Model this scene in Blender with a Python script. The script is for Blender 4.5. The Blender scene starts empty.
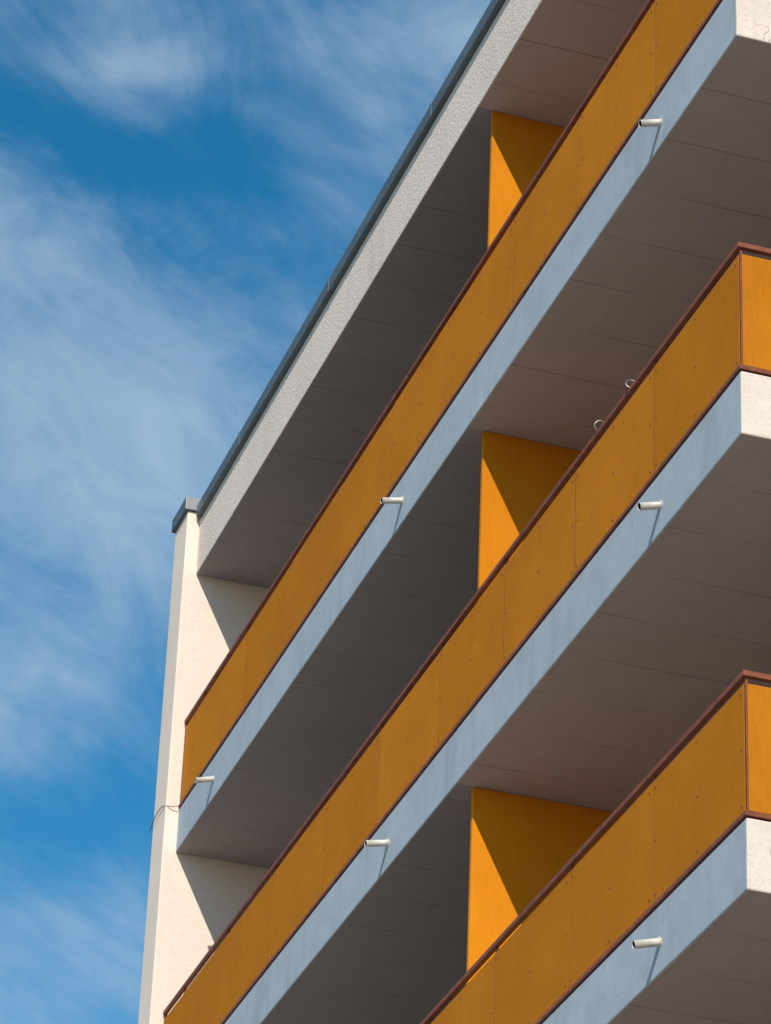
import bpy, bmesh, math, random
import numpy as np
from mathutils import Vector, Matrix, Quaternion
random.seed(4)
scene=bpy.context.scene
# ---------------------------------------------------------------- calibration
X0=7.8; CZ=1.6
R0=np.array([[.9551,-.1664,-.2450],[-.2940,-.4320,-.8526],[.0360,.8864,-.4614]])
u_,s_,v_=np.linalg.svd(R0); R0=u_@v_
def rot(w):
    t=np.linalg.norm(w)
    if t<1e-12: return np.eye(3)
    k=w/t; K=np.array([[0,-k[2],k[1]],[k[2],0,-k[0]],[-k[1],k[0],0]])
    return np.eye(3)+math.sin(t)*K+(1-math.cos(t))*K@K
def proj(p,P):
    R=R0@rot(p[1:4]); c=R.T@np.array(P); f=p[0]*4000
    return np.array([385.5-f*c[0]/c[2],512+f*c[1]/c[2]])
def ldist(p,A,B,q):
    a=proj(p,A);b=proj(p,B);d=(b-a)/np.linalg.norm(b-a);e=np.array(q)-a
    return d[0]*e[1]-d[1]*e[0]
# p: f,w3,Y0,Y1,Zb1,ff,t,h,Zs,Zf,Xp,Yp (in X0 units)
def res(p):
    f,_,_,_,Y0,Y1,Zb,ff,t,h,Zs,Zf,Xp,Yp=p
    r=[]
    L=[((178,852),(740,32)),((180,806),(722,0)),((190,715),(655,0)),
       ((262,1024),(740,433)),((228,1022),(740,373)),((170,1003),(741,238)),
       ((608,1024),(747,888)),((537,1024),(747,817)),((430,1024),(752,677))]
    for i in range(3):
        zb=Zb-i*ff
        for j,z in enumerate((zb,zb+t,zb+t+h)):
            for q in L[i*3+j]: r.append(ldist(p,(1,2.5,z),(1,4.3,z),q))
    for q in ((197,579),(540,0)): r.append(ldist(p,(1,2.5,Zs),(1,4.3,Zs),q))
    for q in ((198,511),(502,0)): r.append(ldist(p,(1,2.5,Zf),(1,4.3,Zf),q))
    for q in ((738,32),(740,433),(747,888),(740,373),(747,817)): r.append(ldist(p,(1,Y0,1.1),(1,Y0,1.9),q))
    r.append(ldist(p,(1,Y1,1.6),(1,Y1,1.9),(178,852)))
    for z,q in ((Zs,(494,110)),(Zb,(484,432)),(Zb-ff,(474,785))): r+=list(proj(p,(Xp,Yp,z))-np.array(q))
    for q in ((489,245),(478,583),(469,975)): r.append(ldist(p,(Xp,Yp,1.2),(Xp,Yp,2.2),q))
    return np.array(r)
p=np.array([4.042/4,0,0,0,2.51,4.306,1.84,.368,.053,.115,2.21,2.30,1.02,3.22])
for it in range(30):
    r=res(p);J=np.zeros((len(r),len(p)))
    for k in range(len(p)):
        q=p.copy();q[k]+=1e-6;J[:,k]=(res(q)-r)/1e-6
    p=p-np.linalg.solve(J.T@J+1e-3*np.eye(len(p)),J.T@r)
Rm=R0@rot(p[1:4])
FPX=p[0]*4000
Y0=p[4]*X0;Y1=(p[5]+.013)*X0;ZB=p[6]*X0+CZ;FF=p[7]*X0;T=p[8]*X0;H=p[9]*X0+.055;ZS=p[10]*X0+CZ;ZF=p[11]*X0+CZ;XP=p[12]*X0;YP=p[13]*X0
# ---------------------------------------------------------------- materials
def newmat(name):
    m=bpy.data.materials.new(name);m.use_nodes=True
    n=m.node_tree.nodes;l=m.node_tree.links;b=n['Principled BSDF'];return m,n,l,b
def ramp(n,l,src,stops):
    r=n.new('ShaderNodeValToRGB');e=r.color_ramp.elements
    e[0].position=stops[0][0];e[0].color=(*stops[0][1],1);e[1].position=stops[-1][0];e[1].color=(*stops[-1][1],1)
    for s in stops[1:-1]:
        q=e.new(s[0]);q.color=(*s[1],1)
    l.new(src,r.inputs[0]);return r.outputs[0]
def noise(n,l,co,scale,detail=4,rough=.55,sc=None):
    if sc:
        mp=n.new('ShaderNodeMapping');mp.inputs['Scale'].default_value=sc;l.new(co,mp.inputs[0]);co=mp.outputs[0]
    t=n.new('ShaderNodeTexNoise');t.inputs['Scale'].default_value=scale;t.inputs['Detail'].default_value=detail
    t.inputs['Roughness'].default_value=rough;l.new(co,t.inputs['Vector']);return t.outputs['Fac']
def mixc(n,l,fac,a,b,mode='MIX'):
    m=n.new('ShaderNodeMix');m.data_type='RGBA';m.blend_type=mode
    for s,v in ((0,fac),(6,a),(7,b)):
        if isinstance(v,bpy.types.NodeSocket): l.new(v,m.inputs[s])
        else: m.inputs[s].default_value=v if s==0 else (*v,1)
    return m.outputs[2]
def math_(n,l,op,a,b=None,c=None):
    m=n.new('ShaderNodeMath');m.operation=op
    for i,v in enumerate((a,b,c)):
        if v is None: continue
        if isinstance(v,bpy.types.NodeSocket): l.new(v,m.inputs[i])
        else: m.inputs[i].default_value=v
    return m.outputs[0]
def bump(n,l,b,h,strength,dist):
    q=n.new('ShaderNodeBump');q.inputs['Strength'].default_value=strength;q.inputs['Distance'].default_value=dist
    l.new(h,q.inputs['Height']);l.new(q.outputs[0],b.inputs['Normal'])
def plaster(name,base,dark,grain=70,gs=.6,gd=.01,stain=.5,rough=.9,joints=None,streak=True,base_shade=None,gl=.82,crack=0,mottle=0):
    m,n,l,b=newmat(name);co=n.new('ShaderNodeTexCoord').outputs['Object']
    a=noise(n,l,co,.9,5,.6);c=ramp(n,l,a,[(.35,(1-.12*stain,)*3),(.65,(1,1,1))])
    sx=n.new('ShaderNodeSeparateXYZ');l.new(co,sx.inputs[0])
    if base_shade:
        bb=mixc(n,l,math_(n,l,'GREATER_THAN',sx.outputs[1],YP),base,base_shade)  # second base colour carries painted shade for the bay beyond the partition
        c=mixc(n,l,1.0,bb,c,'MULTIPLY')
    else: c=mixc(n,l,1.0,base,c,'MULTIPLY')
    g=noise(n,l,co,grain,2,.7)
    c=mixc(n,l,1.0,c,ramp(n,l,g,[(.3,(gl,gl,gl)),(.6,(1,1,1))]),'MULTIPLY')
    if mottle:
        q=noise(n,l,co,5,5,.68);c=mixc(n,l,math_(n,l,'MULTIPLY',ramp(n,l,q,[(.4,(0,0,0)),(.7,(1,1,1))]),mottle),c,tuple(x*.6+.4*sum(dark)/3 for x in dark))
    if streak:
        s=noise(n,l,co,3,4,.65,(1,1,.18));f=math_(n,l,'MULTIPLY',ramp(n,l,s,[(.54,(0,0,0)),(.75,(1,1,1))]),stain*.6)
        c=mixc(n,l,f,c,dark)
        s2=noise(n,l,co,9,5,.7);f2=math_(n,l,'MULTIPLY',ramp(n,l,s2,[(.62,(0,0,0)),(.68,(1,1,1))]),stain*.6)
        c=mixc(n,l,f2,c,dark)
    if crack:
        mp=n.new('ShaderNodeVectorMath');mp.operation='ADD';l.new(co,mp.inputs[0])
        nn=n.new('ShaderNodeTexNoise');nn.inputs['Scale'].default_value=6;l.new(co,nn.inputs['Vector'])
        sc=n.new('ShaderNodeVectorMath');sc.operation='SCALE';sc.inputs['Scale'].default_value=.25;l.new(nn.outputs['Color'],sc.inputs[0]);l.new(sc.outputs[0],mp.inputs[1])
        vo=n.new('ShaderNodeTexVoronoi');vo.feature='DISTANCE_TO_EDGE';vo.inputs['Scale'].default_value=2.2;l.new(mp.outputs[0],vo.inputs['Vector'])
        k=math_(n,l,'LESS_THAN',vo.outputs['Distance'],.008)
        km=noise(n,l,co,1.7,2,.5)
        k=math_(n,l,'MULTIPLY',k,ramp(n,l,km,[(.42,(0,0,0)),(.55,(crack,crack,crack))]))
        c=mixc(n,l,k,c,dark)
    if joints:
        w=noise(n,l,co,1.3,2,.5)
        yy=math_(n,l,'ADD',math_(n,l,'DIVIDE',sx.outputs[1],joints),0.13)
        fr=math_(n,l,'FRACT',yy);j=math_(n,l,'LESS_THAN',fr,.011/joints)
        j=math_(n,l,'MULTIPLY',j,ramp(n,l,w,[(.4,(.2,.2,.2)),(.6,(.8,.8,.8))]))
        c=mixc(n,l,j,c,dark)
        wn=n.new('ShaderNodeTexWhiteNoise');wn.noise_dimensions='1D';l.new(math_(n,l,'FLOOR',yy),wn.inputs['W'])
        c=mixc(n,l,1.0,c,ramp(n,l,wn.outputs[0],[(0,(.95,.95,.95)),(1,(1,1,1))]),'MULTIPLY')
    l.new(c,b.inputs['Base Color']);b.inputs['Roughness'].default_value=rough
    b.inputs['Specular IOR Level'].default_value=.2
    bump(n,l,b,g,gs,gd);return m
M_wall=plaster('white_render',(.84,.725,.63),(.5,.44,.38),60,.4,.008,.35,gl=.9)
M_fascia=plaster('pebbledash_fascia',(.79,.70,.62),(.42,.38,.34),42,.6,.016,.5,gl=.86)
M_slab=plaster('pale_blue_paint',(.42,.505,.57),(.25,.28,.31),60,.25,.004,.9,gl=.92,mottle=.28)
M_slabend=plaster('white_slab_end',(.78,.69,.61),(.36,.30,.26),50,.4,.006,.7,gl=.9,crack=.8,mottle=.12)
M_soffit=plaster('soffit_paint_bay_shade',(.46,.395,.37),(.19,.17,.17),50,.3,.004,.4,joints=.62,streak=False,base_shade=(.35,.33,.33),gl=.92,mottle=.12)  # near bay painted with warm bounce light, far bay with grey shade
M_roofsoff=plaster('roof_soffit_boards_bay_shade',(.52,.43,.39),(.15,.14,.14),50,.3,.004,.4,joints=.62,streak=False,base_shade=(.33,.31,.315),gl=.92,mottle=.12)  # same painted bounce and shade split between the bays under the roof
M_inner=plaster('inner_wall_plaster',(.5,.45,.42),(.4,.36,.33),60,.3,.005,.3)
def panelmat(name,base,dark):
    m,n,l,b=newmat(name);co=n.new('ShaderNodeTexCoord').outputs['Object']
    v=noise(n,l,co,70,3,.6,(1,1,.12));a=noise(n,l,co,1.6,4,.6)
    c=ramp(n,l,v,[(.3,dark),(.62,base)])
    c=mixc(n,l,1.0,c,ramp(n,l,a,[(.3,(.88,.86,.84)),(.65,(1,1,1))]),'MULTIPLY')
    at=n.new('ShaderNodeAttribute');at.attribute_name='tone'
    c=mixc(n,l,1.0,c,ramp(n,l,at.outputs['Fac'],[(0,(.87,.86,.85)),(1,(1.0,1.0,1.0))]),'MULTIPLY')
    s=noise(n,l,co,14,4,.7,(1,1,.35));c=mixc(n,l,math_(n,l,'MULTIPLY',ramp(n,l,s,[(.60,(0,0,0)),(.75,(1,1,1))]),.30),c,tuple(x*.5 for x in dark))
    l.new(c,b.inputs['Base Color']);b.inputs['Roughness'].default_value=.85;b.inputs['Specular IOR Level'].default_value=.08
    bump(n,l,b,v,.12,.002);return m
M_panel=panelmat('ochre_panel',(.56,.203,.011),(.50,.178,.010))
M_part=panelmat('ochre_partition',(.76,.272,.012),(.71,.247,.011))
def simple(name,col,rough=.6,metal=0,var=.2,sc=12):
    m,n,l,b=newmat(name);co=n.new('ShaderNodeTexCoord').outputs['Object'];a=noise(n,l,co,sc,4,.6)
    l.new(ramp(n,l,a,[(.3,tuple(x*(1-var) for x in col)),(.7,col)]),b.inputs['Base Color'])
    b.inputs['Roughness'].default_value=rough;b.inputs['Metallic'].default_value=metal;return m
M_rail=simple('rust_brown_paint',(.26,.068,.026),.6,0,.45)
M_gasket=simple('joint_strip',(.07,.025,.008),.8,0,.3)
M_metal=simple('slate_flashing',(.12,.155,.18),.5,.3,.25,3)
M_cap_lit=simple('cap_flashing_sunlit',(.33,.33,.33),.5,.3,.2,3)  # lighter flashing colour, sunlight painted in for the near coping face
M_pipe=simple('pipe_plastic',(.72,.68,.60),.5,0,.3,25)
M_dark=simple('pipe_bore',(.03,.03,.03),.9)
M_steel=simple('steel_wire',(.30,.30,.29),.45,.8)
M_glass=simple('window_glass',(.04,.05,.06),.06,0,.1)
M_frame=simple('window_frame',(.7,.7,.68),.5)
M_roof=simple('roof_felt',(.08,.08,.085),.9)
M_screw=simple('screw_head',(.22,.08,.02),.5,.2)
M_cable=simple('black_cable',(.08,.07,.07),.6)
M_floor=simple('balcony_floor',(.38,.34,.30),.85)
# ---------------------------------------------------------------- mesh helpers
root=bpy.data.objects.new('apartment_building',None);scene.collection.objects.link(root)
def mk(name,boxes,mats,bevel=0,parent=root,tone=False):
    bm=bmesh.new()
    lay=bm.faces.layers.float.new('tone') if tone else None
    for bx in boxes:
        x0,x1,y0,y1,z0,z1=bx[:6];mi=bx[6] if len(bx)>6 else 0
        vs=[bm.verts.new((x,y,z)) for x in (x0,x1) for y in (y0,y1) for z in (z0,z1)]
        F=[((0,1,3,2),'-x'),((4,6,7,5),'+x'),((0,4,5,1),'-y'),((2,3,7,6),'+y'),((0,2,6,4),'-z'),((1,5,7,3),'+z')]
        t=random.random()
        for idx,d in F:
            f=bm.faces.new([vs[i] for i in idx]);f.material_index=mi[d] if isinstance(mi,dict) and d in mi else (mi if not isinstance(mi,dict) else 0)
            if tone:f[lay]=t
    bm.normal_update()
    me=bpy.data.meshes.new(name);bm.to_mesh(me);bm.free()
    for m in mats: me.materials.append(m)
    o=bpy.data.objects.new(name,me);scene.collection.objects.link(o)
    if parent:o.parent=parent
    if bevel:
        b=o.modifiers.new('b','BEVEL');b.width=bevel;b.segments=2;b.limit_method='ANGLE'
    return o
def tube(bm,a,b,r,seg=16,r2=None,mi=0):
    a=Vector(a);b=Vector(b);d=b-a;q=d.to_track_quat('Z','Y');r2=r if r2 is None else r2
    ra=[bm.verts.new(a+q@Vector((r*math.cos(t),r*math.sin(t),0))) for t in [2*math.pi*i/seg for i in range(seg)]]
    rb=[bm.verts.new(b+q@Vector((r2*math.cos(t),r2*math.sin(t),0))) for t in [2*math.pi*i/seg for i in range(seg)]]
    for i in range(seg):
        f=bm.faces.new((ra[i],ra[(i+1)%seg],rb[(i+1)%seg],rb[i]));f.smooth=True;f.material_index=mi
    return ra,rb
def finish(bm,name,mats,parent=root):
    me=bpy.data.meshes.new(name);bm.to_mesh(me);bm.free()
    for m in mats: me.materials.append(m)
    o=bpy.data.objects.new(name,me);scene.collection.objects.link(o);o.parent=parent;return o
DEPTH=1.9; XB=X0+DEPTH
WX=X0-.13
WY=Y1
PW=.1862*X0
levels=[ZB-i*FF for i in range(5)]
# ---- end wall (gable)
mk('gable_wall',[(WX,20,WY,WY+.47,0,ZF-.02)],[M_wall],.012)
mk('gable_wall_coping',[(WX-.035,20.04,WY-.03,WY+.51,ZF-.02,ZF+.13,{'-y':1})],[M_metal,M_cap_lit],.006)  # near face gets the painted sunlit tone, other faces the dark metal
# ---- roof slab
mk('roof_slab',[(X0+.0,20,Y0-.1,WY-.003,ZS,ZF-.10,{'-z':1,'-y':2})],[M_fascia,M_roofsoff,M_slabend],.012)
mk('roof_flashing',[(X0-.05,20.05,Y0-.15,WY-.034,ZF-.10,ZF+.04,0)],[M_metal],.006)
js=[]
yy=Y0+.6
while yy<WY-.3: js.append((X0-.053,X0-.02,yy,yy+.05,ZF-.103,ZF+.043));yy+=2.9
mk('flashing_joint_covers',js,[M_metal],.001)
RH=.036;GAP=.046
for i,zb in enumerate(levels):
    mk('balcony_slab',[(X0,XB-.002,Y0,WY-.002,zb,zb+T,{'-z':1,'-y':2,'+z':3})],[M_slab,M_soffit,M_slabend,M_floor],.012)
    zt=zb+T; ztop=zt+H
    pan=[];rails=[];gk=[];screws=bmesh.new()
    edges=[Y0+.012]
    k=1
    while Y0+k*PW<WY-.3: edges.append(Y0+k*PW+random.uniform(-.006,.006));k+=1
    edges.append(WY-.06)
    pz0,pz1=zt+.045,ztop-RH-GAP
    for a,b in zip(edges[:-1],edges[1:]):
        jx=random.uniform(-.001,.001)
        pan.append((X0+.002+jx,X0+.006+jx,a+.006,b-.006,pz0+random.uniform(-.002,.002),pz1+random.uniform(-.004,.004)))
        for yy in (a+.05,(a+b)/2,b-.05):
            for zz in (pz0+.05,(pz0+pz1)/2,pz1-.05):
                if random.random()<.04: continue
                ra,rb=tube(screws,(X0+.003+jx,yy,zz),(X0-.002+jx,yy,zz),.008,8);screws.faces.new(rb)
    xe=[X0+.016,X0+.016+(DEPTH-.07)/2,XB-.05]
    for a,b in zip(xe[:-1],xe[1:]):
        pan.append((a+.0025,b-.0025,Y0+.0,Y0+.006,pz0,pz1))
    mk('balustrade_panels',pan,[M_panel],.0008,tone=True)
    finish(screws,'panel_screws',[M_screw])
    rails.append((X0-.012,X0+.026,Y0-.012,WY-.02,ztop-RH,ztop))
    rails.append((X0+.027,XB-.01,Y0-.012,Y0+.026,ztop-RH,ztop))
    rails.append((X0-.010,X0+.045,Y0-.010,WY-.02,zt+.008,zt+.038))
    rails.append((X0+.046,XB-.01,Y0-.010,Y0+.045,zt+.008,zt+.038))
    for e in edges[1:-1]:
        rails.append((X0+.010,X0+.022,e-.02,e+.02,zt+.039,ztop-RH-.001))
        gk.append((X0+.0035,X0+.0095,e-.0055,e+.0055,pz0,pz1))
    rails.append((X0+.010,X0+.024,Y0+.008,Y0+.03,zt+.039,ztop-RH-.001))
    rails.append((X0+.0,X0+.024,WY-.056,WY-.024,zt+.039,ztop-RH-.001))
    rails.append((xe[1]-.02,xe[1]+.02,Y0+.010,Y0+.024,zt+.039,ztop-RH-.001))
    mk('balustrade_rails',rails,[M_rail],.002)
    mk('panel_joint_strips',gk,[M_gasket])
    top=(levels[i-1] if i>0 else ZS)
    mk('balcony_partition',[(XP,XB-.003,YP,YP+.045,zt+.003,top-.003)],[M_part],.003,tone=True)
    for yy in (2.466,3.184,3.898):
        bm=bmesh.new();yc=yy*X0;zc=zb+.42*T+random.uniform(-.01,.01)
        dy=random.uniform(-.012,.012);L=.17+random.uniform(-.02,.02)
        r=.026
        a=Vector((X0+.03,yc,zc+.02));b=Vector((X0-L,yc+dy,zc-.03))
        ra,rb=tube(bm,a,b,r,20);ia,ib=tube(bm,a,b+(a-b)*.02,r*.82,20,mi=1)
        for s in range(20):
            f=bm.faces.new((rb[s],rb[(s+1)%20],ib[(s+1)%20],ib[s]))
        c0=a.lerp(b,.16);c1=a.lerp(b,.20);rc,rd=tube(bm,c0,c1,r*1.35,20);bm.faces.new(rd)
        finish(bm,'drain_spout',[M_pipe,M_dark])
    fr=[];gl=[]
    for (ya,yb) in ((Y0+.8,Y0+2.9),(Y0+3.3,Y0+4.3),(YP+.8,YP+2.9),(YP+3.6,YP+4.6),(YP+5.0,YP+6.4)):
        lo=zt+ (.08 if (yb-ya)<1.2 else .9);hi=zt+2.15
        gl.append((XB-.02,XB-.006,ya,yb,lo,hi))
        for a in (ya,(ya+yb)/2,yb): fr.append((XB-.05,XB-.003,a-.035,a+.035,lo,hi))
        fr.append((XB-.046,XB-.003,ya+.036,yb-.036,lo-.05,lo));fr.append((XB-.046,XB-.003,ya+.036,yb-.036,hi,hi+.06))
    mk('balcony_window_glass',gl,[M_glass]);mk('balcony_window_frames',fr,[M_frame],.004)
mk('building_body',[(XB,20,14,WY-.004,0,ZS-.003)],[M_inner],0)
mk('roof_deck',[(X0+.3,19.8,14,WY-.05,ZF+.052,ZF+.07)],[M_roof])
for yy,zr in ((2.535,75),(2.61,100)):
    bpy.ops.mesh.primitive_torus_add(major_radius=.038,minor_radius=.005,major_segments=24,minor_segments=8,
        location=(X0+.005,yy*X0,levels[1]+T+H+.030),rotation=(math.radians(zr),0,math.radians(-12)))
    o=bpy.context.object;o.name='clothesline_ring';o.data.materials.append(M_steel);o.parent=root
def cable(name,pts,r,mat):
    cu=bpy.data.curves.new(name,'CURVE');cu.dimensions='3D';cu.bevel_depth=r;cu.bevel_resolution=2
    s=cu.splines.new('NURBS');s.points.add(len(pts)-1);s.order_u=4;s.use_endpoint_u=True
    for q,c in zip(s.points,pts): q.co=(*c,1)
    o=bpy.data.objects.new(name,cu);scene.collection.objects.link(o);cu.materials.append(mat);o.parent=root
zt=ZB+T
cable('loose_cable',[(X0,WY-.05,zt+.02),(X0-.08,WY-.03,zt+.0),(WX-.01,WY-.02,zt+.02),(WX-.02,WY+.2,zt+.08),(WX-.02,WY+.40,zt+.02),(WX-.03,WY+.48,zt-.06)],.004,M_cable)
# ---------------------------------------------------------------- ground
def sheet(name,x0,x1,y0,y1,z,mat):
    me=bpy.data.meshes.new(name);me.from_pydata([(x0,y0,z),(x1,y0,z),(x1,y1,z),(x0,y1,z)],[],[(0,1,2,3)])
    me.materials.append(mat);o=bpy.data.objects.new(name,me);scene.collection.objects.link(o);return o
M_ground=plaster('dry_grass_ground',(.18,.15,.10),(.1,.1,.05),8,.5,.05,.5)
M_pave=plaster('concrete_paving',(.38,.33,.29),(.25,.23,.2),20,.4,.01,.5)
sheet('ground',-2500,2500,-2500,2500,0,M_ground)
sheet('pavement',-14,7,-30,60,.004,M_pave)
# ---------------------------------------------------------------- sun & sky
d=Vector((.51,1.15,-1.0)).normalized()
el=math.asin(-d.z);rt=math.atan2(-d.x,-d.y)
su=bpy.data.lights.new('sun','SUN');su.energy=4.5;su.angle=math.radians(.5);su.color=(1,.92,.81)
so=bpy.data.objects.new('sun',su);scene.collection.objects.link(so);so.rotation_euler=d.to_track_quat('-Z','Y').to_euler();so.location=(-10,-20,30)
w=bpy.data.worlds.new('World');scene.world=w;w.use_nodes=True;n=w.node_tree.nodes;l=w.node_tree.links
bg=n['Background'];bg.inputs[1].default_value=.10
sky=n.new('ShaderNodeTexSky');sky.sky_type='NISHITA';sky.sun_disc=False;sky.sun_elevation=el;sky.sun_rotation=rt%(2*math.pi)
sky.air_density=1.0;sky.dust_density=.3;sky.ozone_density=1.5
g=n.new('ShaderNodeTexCoord').outputs['Generated']
def dot(v):
    q=n.new('ShaderNodeVectorMath');q.operation='DOT_PRODUCT';l.new(g,q.inputs[0]);q.inputs[1].default_value=v;return q.outputs['Value']
# fixed tangent frame on the sky dome (azimuth 16 deg, elevation 27 deg)
Ru=[float(x) for x in Rm[:,0]];Rv=[float(x) for x in -Rm[:,1]]
U=math_(n,l,'MULTIPLY',dot(Ru),FPX/1000);V=math_(n,l,'MULTIPLY',dot(Rv),FPX/1000)
cb=n.new('ShaderNodeCombineXYZ');l.new(U,cb.inputs[0]);l.new(V,cb.inputs[1]);UV=cb.outputs[0]
def wn(scale,detail,rough,rotz,sc,dist=0,loc=(0,0,0)):
    mp=n.new('ShaderNodeMapping');mp.vector_type='TEXTURE';mp.inputs['Rotation'].default_value=(0,0,math.radians(rotz));mp.inputs['Scale'].default_value=sc;mp.inputs['Location'].default_value=loc
    l.new(UV,mp.inputs[0]);t=n.new('ShaderNodeTexNoise');t.inputs['Scale'].default_value=scale;t.inputs['Detail'].default_value=detail
    t.inputs['Roughness'].default_value=rough;t.inputs['Distortion'].default_value=dist;l.new(mp.outputs[0],t.inputs['Vector']);return t.outputs['Fac']
def blob(px,py,a,b,wt):
    dx=math_(n,l,'DIVIDE',math_(n,l,'SUBTRACT',U,(px-385)/1000),a/1000)
    dy=math_(n,l,'DIVIDE',math_(n,l,'SUBTRACT',V,(py-512)/1000),b/1000)
    s=math_(n,l,'ADD',math_(n,l,'MULTIPLY',dx,dx),math_(n,l,'MULTIPLY',dy,dy))
    return math_(n,l,'MULTIPLY',math_(n,l,'EXPONENT',math_(n,l,'MULTIPLY',s,-1)),wt)
D=None
for bl in ((30,330,150,120,.26),(120,480,200,140,.30),(340,110,120,140,.22),(110,70,110,28,.30),(30,690,130,70,.30),(60,960,150,60,.22),(430,20,60,60,.12),(260,330,90,70,.06),
           (180,160,120,50,-.42),(20,90,65,60,-.44),(90,820,120,60,-.28),(60,590,70,30,-.12)):
    q=blob(*bl);D=q if D is None else math_(n,l,'ADD',D,q)
n1=wn(3.6,5,.57,32,(1.25,.85,1),.5,(.3,.1,0));n2=wn(8,6,.64,40,(1.5,.75,1),.8,(1.3,.7,0))
dens=math_(n,l,'ADD',math_(n,l,'ADD',D,math_(n,l,'MULTIPLY',math_(n,l,'SUBTRACT',n1,.5),1.4)),math_(n,l,'MULTIPLY',math_(n,l,'SUBTRACT',n2,.5),.95))
mr=n.new('ShaderNodeMapRange');mr.interpolation_type='SMOOTHSTEP';l.new(dens,mr.inputs[0])
for i,v in ((1,-.34),(2,.9),(3,.02),(4,.84)): mr.inputs[i].default_value=v
hs=n.new('ShaderNodeHueSaturation');hs.inputs['Hue'].default_value=.488;hs.inputs['Saturation'].default_value=1.47;hs.inputs['Value'].default_value=1.34;l.new(sky.outputs[0],hs.inputs['Color'])
col=mixc(n,l,mr.outputs[0],hs.outputs[0],(4.3,5.8,7.2))
l.new(col,bg.inputs[0])
# ---------------------------------------------------------------- camera
cam=bpy.data.cameras.new('camera');co=bpy.data.objects.new('camera',cam);scene.collection.objects.link(co)
M=Matrix([[float(x) for x in r] for r in Rm]).to_4x4();M.translation=(0,0,CZ);co.matrix_world=M
cam.sensor_fit='VERTICAL';cam.sensor_height=24;cam.lens=FPX/1024*24;cam.clip_end=8000
scene.camera=co
scene.view_settings.view_transform='Standard';scene.view_settings.look='None';scene.view_settings.exposure=0
